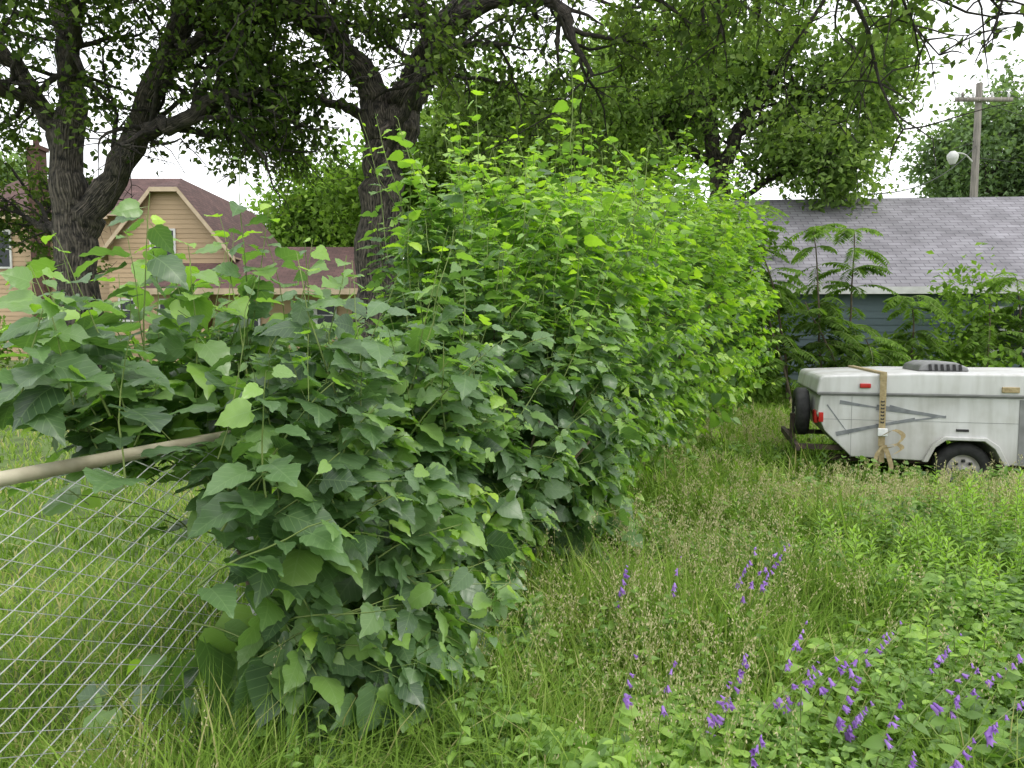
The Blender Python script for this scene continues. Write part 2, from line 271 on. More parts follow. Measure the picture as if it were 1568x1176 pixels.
# ------------------------------------------------------------ trees
def mktree(name,limbs,leafm,n1=80,l1=(1.2,3),n2=9,l2=(.6,1.4),nl=36,ls=.13,spread=.16,tmin=.35,env=None,g1=-.02,g2=-.06,skip=0,bark=M_bark,vb=0,gscale=1.0,bias=(0,0,.12),open_r=0,nclear=4,extra=None,bare=0):
    ta=Acc();tl=Acc();SP=[];SD=[];RR=[];CL=[]
    for li,(pts,rad) in enumerate(limbs):
        m=26;P=cr(pts,m);R=np.interp(np.linspace(0,1,m),np.linspace(0,1,len(rad)),rad)
        jit=rng.normal(0,1,(m,3))*np.minimum(R,.1)[:,None]*.33;jit[:2]=0;P=P+jit
        tubes(ta,P,R*(1+.08*np.sin(np.arange(m)*1.9+li)),12)
        if li<nclear: CL.append(P[:int(m*.8)])
        if li>=skip:
            i0=int(m*tmin);SP.append(P[i0:]);SD.append(nrm(np.gradient(P,axis=0))[i0:]);RR.append(R[i0:])
    SP=np.concatenate(SP);SD=np.concatenate(SD);RR=np.concatenate(RR)
    k=rng.integers(0,len(SP),n1);D=nrm(SD[k]*.7+rng.normal(0,.75,(n1,3))+np.array(bias))
    L=U(*l1,n1);m=9;P1=grow(SP[k],D,L,m,.24,g1)
    if env is not None:
        c,r=env;q=np.linalg.norm((P1-c)/r,axis=2)
        P1=np.where((q>1.05)[...,None],c+(P1-c)/np.maximum(q,1e-6)[...,None]*1.05,P1)
    r1=np.minimum(RR[k]*.6,.055)[:,None]*np.linspace(1,.25,m)[None];tubes(ta,P1,r1,6)
    if bare:
        k=rng.integers(0,len(SP),bare);Q=grow(SP[k],rng.normal(0,1,(bare,3))+np.array([0,-.2,-.1]),U(.5,1.3,bare),8,.35,-.02);tubes(ta,Q,np.linspace(.022,.004,8)[None],5)
        k=rng.integers(0,bare,bare*3);j=rng.integers(2,8,bare*3);Q=grow(Q[k,j],rng.normal(0,1,(bare*3,3)),U(.2,.6,bare*3),6,.35);tubes(ta,Q,np.linspace(.008,.003,6)[None],4)
    N2=n1*n2;k=rng.integers(0,n1,N2);j=rng.integers(2,m,N2)
    T=nrm(P1[k,j]-P1[k,j-1]);D=nrm(T*.6+rng.normal(0,.7,(N2,3)));m2=6
    P2=grow(P1[k,j],D,U(*l2,N2),m2,.2,g2);tubes(ta,P2,np.linspace(.014,.004,m2)[None]*gscale,3)
    n=N2*nl;k=np.repeat(np.arange(N2),nl);t=U(.15,1,n)*(m2-1.001);i=t.astype(int);f=(t-i)[:,None]
    pos=P2[k,i]*(1-f)+P2[k,i+1]*f+rng.normal(0,spread,(n,3))
    A=nrm(rng.normal(0,1,(n,3))+np.array([0,0,-.35]));N=nrm(rng.normal(0,.55,(n,3))+np.array([0,0,1.]))
    var=np.clip(.42+vb+.18*rng.normal(size=n)+np.repeat(.12*rng.normal(size=N2),nl),0,1);sz=ls*U(.6,1.25,n)
    if open_r:
        C=np.concatenate(CL)[::2];C=C[C[:,2]>1];dm=np.full(n,9.)
        for c in C:
            dv=pos-c;dv[:,1]*=np.where(dv[:,1]<0,.4,1.0);dm=np.minimum(dm,np.linalg.norm(dv,axis=1))
        ok=dm>open_r*U(.6,1.1,n);pos,A,N,var,sz=pos[ok],A[ok],N[ok],var[ok],sz[ok]
    if extra is not None:
        ok=extra(pos);pos,A,N,var,sz=pos[ok],A[ok],N[ok],var[ok],sz[ok]
    scatter(tl,T_simple,pos,A,N,sz,var)
    e=link(bpy.data.objects.new(name,None));ta.build('trunk_and_limbs',[bark],True,e);tl.build('crown_leaves',[leafm],False,e)
    return e
a3=lambda l,y:[(p[0],p[2] if len(p)>2 else y,p[1]) for p in l]
d=14
t1=[(a3([(-8.15,0),(-8.17,.6),(-8.19,3.0),(-8.24,3.9),(-8.28,4.9),(-8.15,6.1),(-8.21,7),(-8.34,8),(-8.0,10.5)],d),[.6,.42,.37,.35,.29,.24,.19,.14,.05]),
 (a3([(-8.28,4.7),(-8.6,5.6),(-8.96,6.5,13.6),(-9.57,7.5,13.2),(-10.3,8.6,13)],d),[.2,.17,.14,.1,.05]),
 (a3([(-8.15,3.3),(-7.9,3.9),(-7.35,4.6),(-6.48,6.1,13.7),(-5.86,7.2,13.5),(-5.43,8.0,13.3),(-4.7,9.4,13)],d),[.28,.27,.24,.22,.19,.14,.05]),
 (a3([(-7.4,4.45),(-6.95,5.0,13.6),(-6.4,5.25,13.3),(-5.6,5.3,13),(-4.9,5.7,12.8),(-4.3,5.5,12.6)],d),[.18,.17,.15,.13,.09,.04]),
 (a3([(-6.4,6.3,13.7),(-5.7,6.65,13.4),(-5.0,6.7,13),(-4.2,6.95,12.6),(-3.5,6.8,12.4)],d),[.16,.14,.13,.1,.05]),
 (a3([(-8.28,5.3),(-8.7,5.85,13.8),(-9.2,6.0,13.4),(-9.9,6.3,13),(-11,6.2,12.6)],d),[.14,.12,.11,.08,.03]),
 (a3([(-8.2,6.2),(-7.5,6.7,13),(-6.9,7.6,12),(-6.5,8.1,11)],d),[.12,.1,.07,.03]),
 (a3([(-8.5,3.6),(-9.0,3.7,14.5),(-9.6,3.9,15),(-10.2,4.2,15.4)],d),[.1,.08,.05,.03])]
def ex1(p):
    return ~((p[:,2]<4.7+.4*np.sin(p[:,0]*2.9))&(p[:,0]>-9.3))
mktree('oak_tree',t1,M_oak,115,(1,2.8),8,(.5,1.2),26,.14,.15,.3,skip=1,bias=(0,.4,.3),open_r=.55,nclear=7,bare=22,extra=ex1)
t2=[(a3([(-2.6,0),(-2.58,.6),(-2.52,3.0),(-2.42,4.5),(-2.3,5.2),(-2.15,5.7)],d),[.6,.47,.4,.38,.4,.25]),
 (a3([(-2.4,4.9),(-2.5,5.7),(-2.62,6.2),(-3.02,6.75,13.8),(-3.76,7.35,13.5),(-4.26,8,13.2),(-5,9.2,13)],d),[.3,.3,.27,.25,.22,.17,.05]),
 (a3([(-2.25,4.9),(-2.0,5.8),(-1.7,6.4),(-1.16,7.25,13.8),(-.4,7.9,13.4),(.6,9,13)],d),[.32,.32,.3,.26,.19,.07]),
 (a3([(-3.7,7.3,13.5),(-4.2,7.75,13),(-4.9,7.85,12.5),(-5.8,8.0,12),(-7,8.2,11.6)],d),[.17,.15,.13,.09,.03]),
 (a3([(-1.2,7.2,13.8),(-.4,7.35,13.2),(.3,7.3,12.8),(.82,6.95,12.5),(1.0,6.4,12.3),(1.3,5.8,12.2)],d),[.16,.14,.12,.09,.06,.03]),
 (a3([(-.6,7.8,13.5),(.6,8.0,12.8),(1.7,7.7,12.4),(2.7,7.5,12),(3.2,6.9,11.6),(4.2,6.8,11.3),(5,6.4,11)],d),[.16,.14,.13,.12,.1,.06,.03]),
 (a3([(-1.75,6.1),(-1.5,6.6,13.6),(-1.5,7.2,13.4),(-2.0,7.8,13.2),(-2.4,8.7,13)],d),[.16,.14,.13,.1,.04]),
 (a3([(.3,8.7,13),(1.8,8.2,11.2),(2.9,7.2,9.6),(3.7,6.1,8.6),(4.2,5.6,8),(5.3,5.3,7.4)],d),[.12,.1,.08,.05,.04,.02]),
 (a3([(-3,6.8,13.8),(-3.3,7.0,12.8),(-3.2,7.6,11.8),(-2.6,7.9,10.8)],d),[.1,.08,.06,.03]),
 (a3([(-2.3,4.9,13.8),(-1.6,5.9,12.9),(-.8,6.3,12.3),(-.1,6.2,12)],d),[.1,.08,.06,.03]),
 (a3([(-2.45,5.6,14.2),(-3.4,6.2,15),(-4.3,6.4,15.6),(-5.2,6.1,16)],d),[.12,.1,.07,.03])]
def ex2(p):
    near=(p[:,0]>2.6)&(p[:,1]<12)
    trunkgap=(np.abs(p[:,0]+2.4)<1.1)&(p[:,2]<6.6)&(p[:,1]<14.2)
    return ~(near&(p[:,2]<4.55+.6*np.sin(p[:,0]*2.3)**2)) & ~((p[:,0]>3.4)&(p[:,1]<12)&(rng.random(len(p))<.35)) & ~(trunkgap&(rng.random(len(p))<.85))
e2=mktree('oak_tree',t2,M_oak,125,(1,2.6),8,(.5,1.2),26,.135,.15,.35,skip=1,vb=.05,bias=(-.1,.4,.2),open_r=.62,nclear=6,extra=ex2,bare=30)
t3=[(a3([(6.14,.4),(6.1,3),(6.04,6.1)],22),[.4,.3,.27]),
 (a3([(6.04,5.9),(5.8,7.4),(5.5,8.4),(4.8,10),(4,12)],22),[.22,.2,.18,.12,.05]),
 (a3([(6.04,5.9),(6.5,7.4),(6.9,8.1),(7.6,9,21.6),(8.6,10.8,21)],22),[.22,.2,.18,.12,.05]),
 (a3([(5.9,6.6),(4.6,7.2,21.4),(3.4,8,21),(2.2,8.4,20.5)],22),[.13,.1,.08,.03]),
 (a3([(6.6,7.5),(8,8.1,21.4),(9,8.6,21),(9.8,8.4,20.6)],22),[.13,.1,.08,.03]),
 (a3([(6.0,6.4),(6.0,9,22.5),(6.3,11.5,22.8)],22),[.13,.1,.05]),
 (a3([(6.1,5.2),(7.6,6.2,21.2),(8.8,6.4,20.7)],22),[.1,.07,.03])]
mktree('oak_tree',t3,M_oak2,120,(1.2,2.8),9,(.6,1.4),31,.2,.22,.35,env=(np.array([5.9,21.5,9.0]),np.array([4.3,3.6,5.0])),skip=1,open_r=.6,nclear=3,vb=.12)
def auto(name,base,c,r,nlimb,leafm,n1,nl,ls,trunk=.3,vb=0,bark=M_bark,n2=8):
    base=np.array(base,float);c=np.array(c,float);r=np.array(r,float)
    top=c+np.array([0,0,r[2]*.5]);L=[([base,base*.5+c*.5+rng.normal(0,.1,3),c,top],[trunk*1.2,trunk*.9,trunk*.6,trunk*.15])]
    for i in range(nlimb):
        v=nrm(rng.normal(0,1,3));v[2]=v[2]*.7+.15;e=c+v*r*.8;t=U(.35,.8);s=base+(c-base)*t
        L.append(([s,(s*.5+e*.5)+np.array([0,0,.1*r[2]]),e],[trunk*.4,trunk*.25,.02]))
    return mktree(name,L,leafm,n1,(r.mean()*.25,r.mean()*.6),n2,(.15*r.mean()+.2,.3*r.mean()+.3),nl,ls,ls*1.2,.4,env=(c,r),skip=1,bark=bark,vb=vb,gscale=1.4)
auto('maple_tree',(2.5,27,.6),(2.3,27,8.2),(5,4,5.6),10,M_oak2,95,30,.28,vb=.05)
auto('elm_tree',(-3.0,31,.8),(-2.6,31,7.0),(4.6,3.5,5.4),10,M_bg,85,28,.3,vb=.08)
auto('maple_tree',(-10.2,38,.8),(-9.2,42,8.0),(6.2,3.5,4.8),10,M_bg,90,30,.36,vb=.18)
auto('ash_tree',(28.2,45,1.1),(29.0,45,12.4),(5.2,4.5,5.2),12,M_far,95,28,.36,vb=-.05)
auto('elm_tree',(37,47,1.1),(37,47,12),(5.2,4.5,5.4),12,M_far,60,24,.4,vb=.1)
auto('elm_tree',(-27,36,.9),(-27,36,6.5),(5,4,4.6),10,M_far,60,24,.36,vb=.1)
def blob(acc,c,r,n,ls,vb,tp=T_simple,ncl=40):
    C=nrm(rng.normal(0,1,(ncl,3)))*U(.4,1,(ncl,1));C[:,2]=np.maximum(C[:,2],-.85);C=c+C*r
    k=rng.integers(0,ncl,n);out=nrm((C[k]-c)/r)
    pos=C[k]+rng.normal(0,.26,(n,3))*np.minimum(r,2.0)
    A=nrm(rng.normal(0,1,(n,3))+out*.4+np.array([0,0,-.3]));N=nrm(rng.normal(0,.5,(n,3))+np.array([0,0,1.])+out*.4)
    var=np.clip(.4+vb+.15*rng.normal(size=n)+.1*rng.normal(size=ncl)[k],0,1)
    ok=pos[:,2]>.1;scatter(acc,tp,pos[ok],A[ok],N[ok],(ls*U(.6,1.3,n))[ok],var[ok])
a=Acc()
for c,r,nn in (((3.0,18,3.2),(2.2,1.2,2.5),6000),((5.0,18.2,2.6),(1.2,1,2.4),4000),((1,19,3.2),(2,1.2,2.8),5000),((-.8,20,3.0),(1.4,1.2,2.6),4000)):
    blob(a,np.array(c),np.array(r),nn,.2,-.05)
a.build('shrub_thicket',[M_bg])
a=Acc()
for i in range(46):
    th=math.radians(-80+i*160/45);D=64+U(-4,6);h=U(3.5,6.5)
    blob(a,np.array([D*math.sin(th),D*math.cos(th),1.5+h*.5]),np.array([4,3,h*.75]),600,.85,0,ncl=26)
a.build('distant_trees',[M_far])
# ------------------------------------------------------------ building helpers
def siding(acc,p0,p1,z0,z1,lap=.13,mi=0,bounds=None,th=.018):
    p0=np.array(p0,float);p1=np.array(p1,float);L=np.linalg.norm(p1-p0);t=(p1-p0)/L;nn=np.array([t[1],-t[0]])
    z=z0
    while z<z1-1e-3:
        zt=min(z+lap,z1);s0,s1=(0,L) if bounds is None else bounds(z);u0,u1=(0,L) if bounds is None else bounds(zt)
        if s1>s0:
            f=lambda s,o,zz:(*(p0+t*s+nn*o),zz)
            acc.quad(f(s0,th,z),f(s1,th,z),f(u1,.002,zt),f(u0,.002,zt),mi,U(.3,.7))
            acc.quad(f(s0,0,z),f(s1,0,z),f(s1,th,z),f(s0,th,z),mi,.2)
        z=zt
def roofq(acc,a,b,c,d,th=.06,mi=0):
    a,b,c,d=[np.array(p,float) for p in (a,b,c,d)];w_=np.linalg.norm(b-a);h=np.linalg.norm(d-a);dn=np.array([0,0,th])
    acc.quad(a,b,c,d,mi,.5,[(0,0,0),(w_,0,0),(w_,h,0),(0,h,0)])
    for p,q_ in ((a,b),(b,c),(c,d),(d,a)): acc.quad(p-dn,q_-dn,q_,p,mi+1)
    acc.quad(d-dn,c-dn,b-dn,a-dn,mi+1)
def window(acc,x0,x1,z0,z1,y,fm,gm,mull=1):
    f=.07
    acc.box((x0-f,y-.05,z0-f),(x1+f,y-.0,z0),fm);acc.box((x0-f,y-.05,z1),(x1+f,y,z1+f),fm)
    acc.box((x0-f,y-.05,z0),(x0,y,z1),fm);acc.box((x1,y-.05,z0),(x1+f,y,z1),fm)
    acc.box((x0,y-.02,z0),(x1,y-.01,z1),gm)
    acc.box((x0,y-.04,(z0+z1)/2-.02),(x1,y-.021,(z0+z1)/2+.02),fm)
def sidemat(name,c1,c2):
    m,nt,ns,ln,b=newmat(name);a_=attr(ns,'var');r=ramp(ns,[(.2,c1),(.8,c2)])
    no=ns.new('ShaderNodeTexNoise');no.inputs['Scale'].default_value=1.2;no.inputs['Detail'].default_value=7
    tc=ns.new('ShaderNodeTexCoord');ln.new(tc.outputs['Object'],no.inputs['Vector'])
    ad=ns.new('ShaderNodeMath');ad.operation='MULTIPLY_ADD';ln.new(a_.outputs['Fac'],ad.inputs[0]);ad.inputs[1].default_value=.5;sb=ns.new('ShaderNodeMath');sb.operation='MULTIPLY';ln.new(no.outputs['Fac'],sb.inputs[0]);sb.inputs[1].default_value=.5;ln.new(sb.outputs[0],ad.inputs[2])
    ln.new(ad.outputs[0],r.inputs[0]);ln.new(r.outputs[0],b.inputs['Base Color']);b.inputs['Roughness'].default_value=.65;return m
M_white=noisemat('white_trim',(.5,.5,.48),(.64,.64,.62),4,.6)
M_glass,_,ns,_,b=newmat('window_glass');b.inputs['Base Color'].default_value=(.02,.025,.03,1);b.inputs['Roughness'].default_value=.15;b.inputs['Specular IOR Level'].default_value=.35
# ---- garage
M_blue=sidemat('teal_siding',(.085,.125,.14),(.15,.21,.225));M_gsh=shinglemat('grey_shingle',(.2,.19,.21),(.27,.26,.285),(.1,.095,.11))
ge=link(bpy.data.objects.new('garage',None));ge.location=(5.9,17.2,0);ge.rotation_euler=(0,0,math.radians(-4))
gw=Acc();Lg=11.0;Dg=7.0;ze=2.95;zr=5.35;ov=.35
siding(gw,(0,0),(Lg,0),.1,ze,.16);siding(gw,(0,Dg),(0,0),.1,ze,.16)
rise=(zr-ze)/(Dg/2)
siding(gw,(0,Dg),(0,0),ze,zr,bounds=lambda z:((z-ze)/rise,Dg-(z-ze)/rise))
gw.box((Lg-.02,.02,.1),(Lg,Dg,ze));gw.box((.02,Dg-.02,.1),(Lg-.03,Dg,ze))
gw.build('walls',[M_blue],False,ge)
gr=Acc();e0=ze-ov*rise
roofq(gr,(-.3,-ov,e0),(Lg+.3,-ov,e0),(Lg+.3,Dg/2,zr),(-.3,Dg/2,zr))
roofq(gr,(Lg+.3,Dg+ov,e0),(-.3,Dg+ov,e0),(-.3,Dg/2+.01,zr),(Lg+.3,Dg/2+.01,zr))
gr.build('roof',[M_gsh,M_white],False,ge)
gt=Acc();gt.box((-.3,-ov-.03,e0-.16),(Lg+.3,-ov-.004,e0-.005));gt.box((-.05,-.05,.1),(.07,-.021,ze-.2))
window(gt,5.0,6.0,1.3,2.2,-.02,0,1);gt.build('fascia_and_trim',[M_white,M_glass],False,ge)
# ---- house
M_tan=sidemat('tan_siding',(.37,.26,.155),(.52,.37,.23));M_rsh=shinglemat('brown_shingle',(.09,.048,.043),(.13,.07,.063),(.045,.025,.024))
M_cream=noisemat('cream_trim',(.45,.35,.24),(.56,.44,.31),3,.6);M_brick=noisemat('red_brick',(.06,.032,.026),(.11,.055,.042),9,.9)
hh=link(bpy.data.objects.new('siding_house',None));hw=Acc();hr=Acc();ht=Acc()
x0,x1,yf,yb=-14.6,-10.2,27,36;zb=.5;zev=4.8;zap=7.5;xm=(x0+x1)/2;sl_=(zap-zev)/(xm-x0);zc=6.9
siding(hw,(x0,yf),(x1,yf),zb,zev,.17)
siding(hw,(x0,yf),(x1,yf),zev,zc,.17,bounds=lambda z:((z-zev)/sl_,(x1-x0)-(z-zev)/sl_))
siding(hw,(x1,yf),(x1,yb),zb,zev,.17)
o=.3;xl=x0-o;xr=x1+o;zo=zev-o*sl_
cl_=(zap-zc)/sl_
roofq(hr,(xr,yf-o,zo),(xr,yb,zo),(xm,yb,zap),(xm,yf+1.1,zap));hr.add([(xr,yf-o,zo),(xm,yf+1.1,zap),(xm+cl_,yf-o,zc)],[0,1,2],[3],.5,[(0,0,0),(1.4,3.5,0),(0,3,0)])
roofq(hr,(xl,yb,zo),(xl,yf-o,zo),(xm,yf+1.1,zap),(xm,yb,zap));hr.add([(xl,yf-o,zo),(xm-cl_,yf-o,zc),(xm,yf+1.1,zap)],[0,1,2],[3],.5,[(0,0,0),(0,3,0),(1.4,3.5,0)])
hr.add([(xm-cl_,yf-o,zc),(xm+cl_,yf-o,zc),(xm,yf+1.1,zap)],[0,1,2],[3],.5,[(0,0,0),(1,0,0),(.5,1.3,0)])
for sx in (1,-1):
    A_=np.array([xm+sx*(xm-xl),yf-o-.04,zo]);B_=np.array([xm+sx*cl_,yf-o-.04,zc]);dz=np.array([0,0,-.2]);dy=np.array([0,.05,0])
    ht.quad(A_,B_,B_+dz,A_+dz);ht.quad(A_+dy,B_+dy,B_+dz+dy,A_+dz+dy);ht.quad(A_+dz,B_+dz,B_+dz+dy,A_+dz+dy)
ht.box((xm-cl_,yf-o-.05,zc-.16),(xm+cl_,yf-o,zc-.003))
window(ht,-13.0,-12.2,4.3,5.4,yf-.03,1,2);window(ht,-12.2,-11.4,1.9,3.1,yf-.03,1,2);window(ht,-14.2,-13.7,2.2,2.9,yf-.03,1,2)
siding(hw,(-21,28),(x0,28),zb,6.2,.17)
roofq(hr,(-21.3,27.6,6.1),(x0+1.0,27.6,6.1),(x0+1.0,31,8.1),(-20.2,31,8.1));ht.box((-21.3,27.55,5.92),(x0-.31,27.6,6.09))
window(ht,-19.4,-18.8,4.2,5.5,27.97,1,2);window(ht,-16.6,-15.8,1.8,3,27.97,1,2)
siding(hw,(-10.4,25.8),(-5.2,25.8),zb,3.25,.17);siding(hw,(-5.2,25.8),(-5.2,31),zb,3.25,.17);siding(hw,(-12.2,25.2),(-10.4,25.2),zb,3.2,.17);siding(hw,(-12.2,27),(-12.2,25.2),zb,3.2,.17)
roofq(hr,(-12.5,24.9,3.2),(-4.9,24.9,3.2),(-4.9,28.5,5.0),(-12.5,28.5,5.0));ht.box((-12.5,24.85,3.0),(-4.9,24.9,3.19))
window(ht,-7.5,-6.9,1.9,2.75,25.77,1,2);window(ht,-6.75,-6.15,1.9,2.75,25.77,1,2);window(ht,-9.6,-8.8,.7,2.75,25.77,1,2);window(ht,-11.9,-11.2,1.9,2.8,25.17,1,2)
hc=Acc();hc.box((-17.7,27.45,.4),(-17.25,27.9,8.4));hc.box((-17.76,27.39,8.4),(-17.19,27.96,8.55));hc.box((-17.55,27.6,8.55),(-17.4,27.75,8.85))
hw.build('walls',[M_tan],False,hh);hr.build('roof',[M_rsh,M_cream],False,hh);ht.build('trim_and_windows',[M_cream,M_white,M_glass],False,hh);hc.build('chimney',[M_brick],False,hh)
a=Acc()
for c,r,nn in (((-17.5,24,1.2),(1.2,.8,1.0),1400),((-14.5,24.5,.9),(1.3,.7,.6),900),((-7.0,24,.9),(1.4,.7,.7),1000)):
    blob(a,np.array(c),np.array(r),nn,.17,0,ncl=24)
a.build('yard_shrubs',[M_bg])
# ------------------------------------------------------------ chain-link fence
ff=Acc();fd=nrm(np.array([.32,1.0,0]));F0=np.array([fx(.9),.9,0])
def fp(s,z): s=np.asarray(s,float);p=F0+fd*s[...,None];p[...,2]=z;return p
s_=np.linspace(0,15,60);tubes(ff,fp(s_,1.22+0*s_),.021,12,mi=1)
for s in np.arange(-.4,15,2.55):
    tubes(ff,np.stack([fp(np.array(s),z) for z in (-.1,.5,1.0,1.2)]),.024,10)
pitch=.072;rows=34;nW=int(8.5/pitch)
zz=np.linspace(.04,1.2,rows+1);k=np.arange(rows+1)
sW=np.where(np.arange(nW)[:,None]%2==0,np.arange(nW)[:,None]*pitch+np.where(k%2==0,-.5,.5)*pitch,np.arange(nW)[:,None]*pitch+np.where(k%2==0,.5,-.5)*pitch)
PW=fp(sW,np.broadcast_to(zz,sW.shape));PW=PW+np.array([.95,-.3,0])*(np.where(k%2==0,1,-1)*.002)[None,:,None]
PW+=np.array([.95,-.3,0])*(.016*np.sin(sW*2.3)[...,None]*np.sin(PW[...,2:3]*2.5))
tubes(ff,PW,.0029,4)
ff.build('chain_link_fence',[M_steel,M_rail],True)
# ------------------------------------------------------------ camper trailer
def grime(name):
    m,nt,ns,ln,b=newmat(name);tc=ns.new('ShaderNodeTexCoord')
    mp=ns.new('ShaderNodeMapping');mp.inputs['Scale'].default_value=(7,7,1.0);ln.new(tc.outputs['Object'],mp.inputs[0])
    n1=ns.new('ShaderNodeTexNoise');n1.inputs['Scale'].default_value=1.6;n1.inputs['Detail'].default_value=8;ln.new(mp.outputs[0],n1.inputs['Vector'])
    n2=ns.new('ShaderNodeTexNoise');n2.inputs['Scale'].default_value=2.3;n2.inputs['Detail'].default_value=10;ln.new(tc.outputs['Object'],n2.inputs['Vector'])
    r1=ramp(ns,[(.33,(.6,.59,.54)),(.55,(1,1,1))]);ln.new(n1.outputs['Fac'],r1.inputs[0])
    r2=ramp(ns,[(.3,(.4,.39,.36)),(.5,(.53,.53,.52)),(.7,(.6,.6,.6))]);ln.new(n2.outputs['Fac'],r2.inputs[0])
    mu=ns.new('ShaderNodeMixRGB');mu.blend_type='MULTIPLY';mu.inputs[0].default_value=.4;ln.new(r2.outputs[0],mu.inputs[1]);ln.new(r1.outputs[0],mu.inputs[2])
    sp=ns.new('ShaderNodeSeparateXYZ');ln.new(tc.outputs['Object'],sp.inputs[0])
    mr=ns.new('ShaderNodeMapRange');mr.inputs[1].default_value=.35;mr.inputs[2].default_value=.62;mr.inputs[3].default_value=.55;mr.inputs[4].default_value=0;ln.new(sp.outputs[2],mr.inputs[0])
    m3=ns.new('ShaderNodeMath');m3.operation='MULTIPLY';ln.new(mr.outputs[0],m3.inputs[0]);ln.new(n2.outputs['Fac'],m3.inputs[1])
    m2=ns.new('ShaderNodeMixRGB');ln.new(m3.outputs[0],m2.inputs[0]);ln.new(mu.outputs[0],m2.inputs[1]);m2.inputs[2].default_value=(.16,.13,.08,1)
    ln.new(m2.outputs[0],b.inputs['Base Color']);b.inputs['Roughness'].default_value=.5
    bp=ns.new('ShaderNodeBump');bp.inputs['Strength'].default_value=.12;bp.inputs['Distance'].default_value=.02;ln.new(n2.outputs['Fac'],bp.inputs['Height']);ln.new(bp.outputs[0],b.inputs['Normal'])
    return m
M_cw=grime('camper_paint')
M_cg=noisemat('camper_grey',(.15,.15,.15),(.24,.24,.24),5,.5);M_blk=noisemat('black_rubber',(.012,.012,.012),(.03,.03,.03),20,.75)
M_dec=noisemat('decal_grey',(.12,.13,.14),(.22,.23,.24),10,.5);M_strap=noisemat('strap_webbing',(.26,.2,.1),(.4,.32,.18),30,.85,0,.2)
M_red=noisemat('red_lens',(.35,.01,.01),(.5,.02,.02),10,.2);M_rust=noisemat('rusty_frame',(.04,.03,.025),(.09,.06,.045),14,.85);M_rim=noisemat('rim_white',(.3,.28,.25),(.5,.48,.45),12,.5)
te=link(bpy.data.objects.new('camper_trailer',None));te.location=(3.13,7.6,0);te.rotation_euler=(0,0,math.radians(-15));te.scale=(.93,1,1)
def prism(name,poly,y0,y1,mat,bev=.0,axis='y'):
    n=len(poly);V=[(p[0],y0,p[1]) for p in poly]+[(p[0],y1,p[1]) for p in poly]
    F=[tuple(range(n)),tuple(range(2*n-1,n-1,-1))]+[(i,i+n,(i+1)%n+n,(i+1)%n) for i in range(n)]
    me=bpy.data.meshes.new(name);me.from_pydata(V,[],F);me.materials.append(mat);me.update()
    import bmesh
    bm=bmesh.new();bm.from_mesh(me);bmesh.ops.recalc_face_normals(bm,faces=bm.faces);bm.to_mesh(me);bm.free()
    o=link(bpy.data.objects.new(name,me),te)
    if bev:
        md=o.modifiers.new('b','BEVEL');md.width=bev;md.segments=3;md.limit_method='ANGLE'
        for p in me.polygons:p.use_smooth=True
        w=o.modifiers.new('wn','WEIGHTED_NORMAL')
    return o
Lt=4.1;Wt=1.7
body=[(.05,1.0),(.02,.8),(.1,.63),(.38,.37),(1.12,.355),(1.2,.50),(1.3,.575),(1.66,.575),(1.77,.5),(1.86,.34),(3.7,.34),(Lt,.6),(Lt,1.0)]
prism('body',body,0,Wt,M_cw,.012)
prism('lid',[(.0,1.015),(.03,1.17),(.07,1.2),(1.0,1.235),(3.0,1.235),(Lt,1.19),(Lt+.05,1.015)],-.03,Wt+.03,M_cw,.03)
prism('lid_seam',[(.02,1.0),(Lt,1.0),(Lt,1.015),(.02,1.015)],-.015,Wt+.015,M_cg)
prism('lid_trim',[(.01,1.015),(Lt,1.015),(Lt,1.03),(.01,1.03)],-.036,Wt+.036,M_cg)
lip=[(1.08,.35),(1.17,.53),(1.28,.61),(1.68,.61),(1.8,.53),(1.9,.34),(1.85,.34),(1.76,.5),(1.66,.575),(1.3,.575),(1.2,.5),(1.13,.35)]
prism('wheel_arch_lip',lip,-.045,.05,M_cw,.008)
prism('side_door',[(1.98,.36),(2.85,.36),(2.85,.985),(1.98,.985)],-.008,.02,M_cg,.004)
prism('door_window',[(2.06,.46),(2.3,.46),(2.3,.86),(2.06,.86)],-.014,.0,M_glass,.003)
prism('door_window_frame',[(2.33,.46),(2.75,.46),(2.75,.86),(2.33,.86)],-.014,.0,M_cw,.003)
def strip(name,a_,b_,w_,mat,y=-.004):
    a_=np.array(a_);b_=np.array(b_);d_=nrm(b_-a_);nn=np.array([-d_[1],d_[0]])*w_/2
    prism(name,[tuple(a_+nn),tuple(b_+nn*.4),tuple(b_-nn*.4),tuple(a_-nn)],y,.01,mat)
strip('stripe_1',(.25,.93),(.62,.88),.04,M_dec);strip('stripe_2',(.62,.885),(1.3,.80),.055,M_dec,-.005);strip('stripe_3',(.22,.6),(1.0,.78),.045,M_dec,-.006)
strip('stripe_4',(.75,.90),(1.22,.79),.025,M_dec,-.0035);strip('stripe_5',(.62,.70),(1.3,.81),.03,M_dec,-.0045);strip('stripe_6',(.12,.9),(.35,.6),.014,M_dec,-.0025)
prism('access_panel',[(.06,.75),(2.0,.75),(2.0,.754),(.06,.754)],-.0015,.01,M_cg)
prism('panel_seam',[(.37,.37),(.374,.37),(.374,.99),(.37,.99)],-.0012,.01,M_cg)
prism('fridge_latch',[(1.4,.66),(1.52,.66),(1.52,.685),(1.4,.685)],-.012,.01,M_blk,.003)
prism('marker_lamp_red',[(.44,1.08),(.55,1.08),(.55,1.125),(.44,1.125)],-.055,-.02,M_red,.008)
prism('marker_lamp_amber',[(1.80,1.055),(1.96,1.055),(1.96,1.11),(1.80,1.11)],-.05,-.02,M_strap,.006)
prism('tail_lamp',[(.0,.7),(.04,.7),(.04,.83),(.0,.83)],.06,.2,M_red,.01)
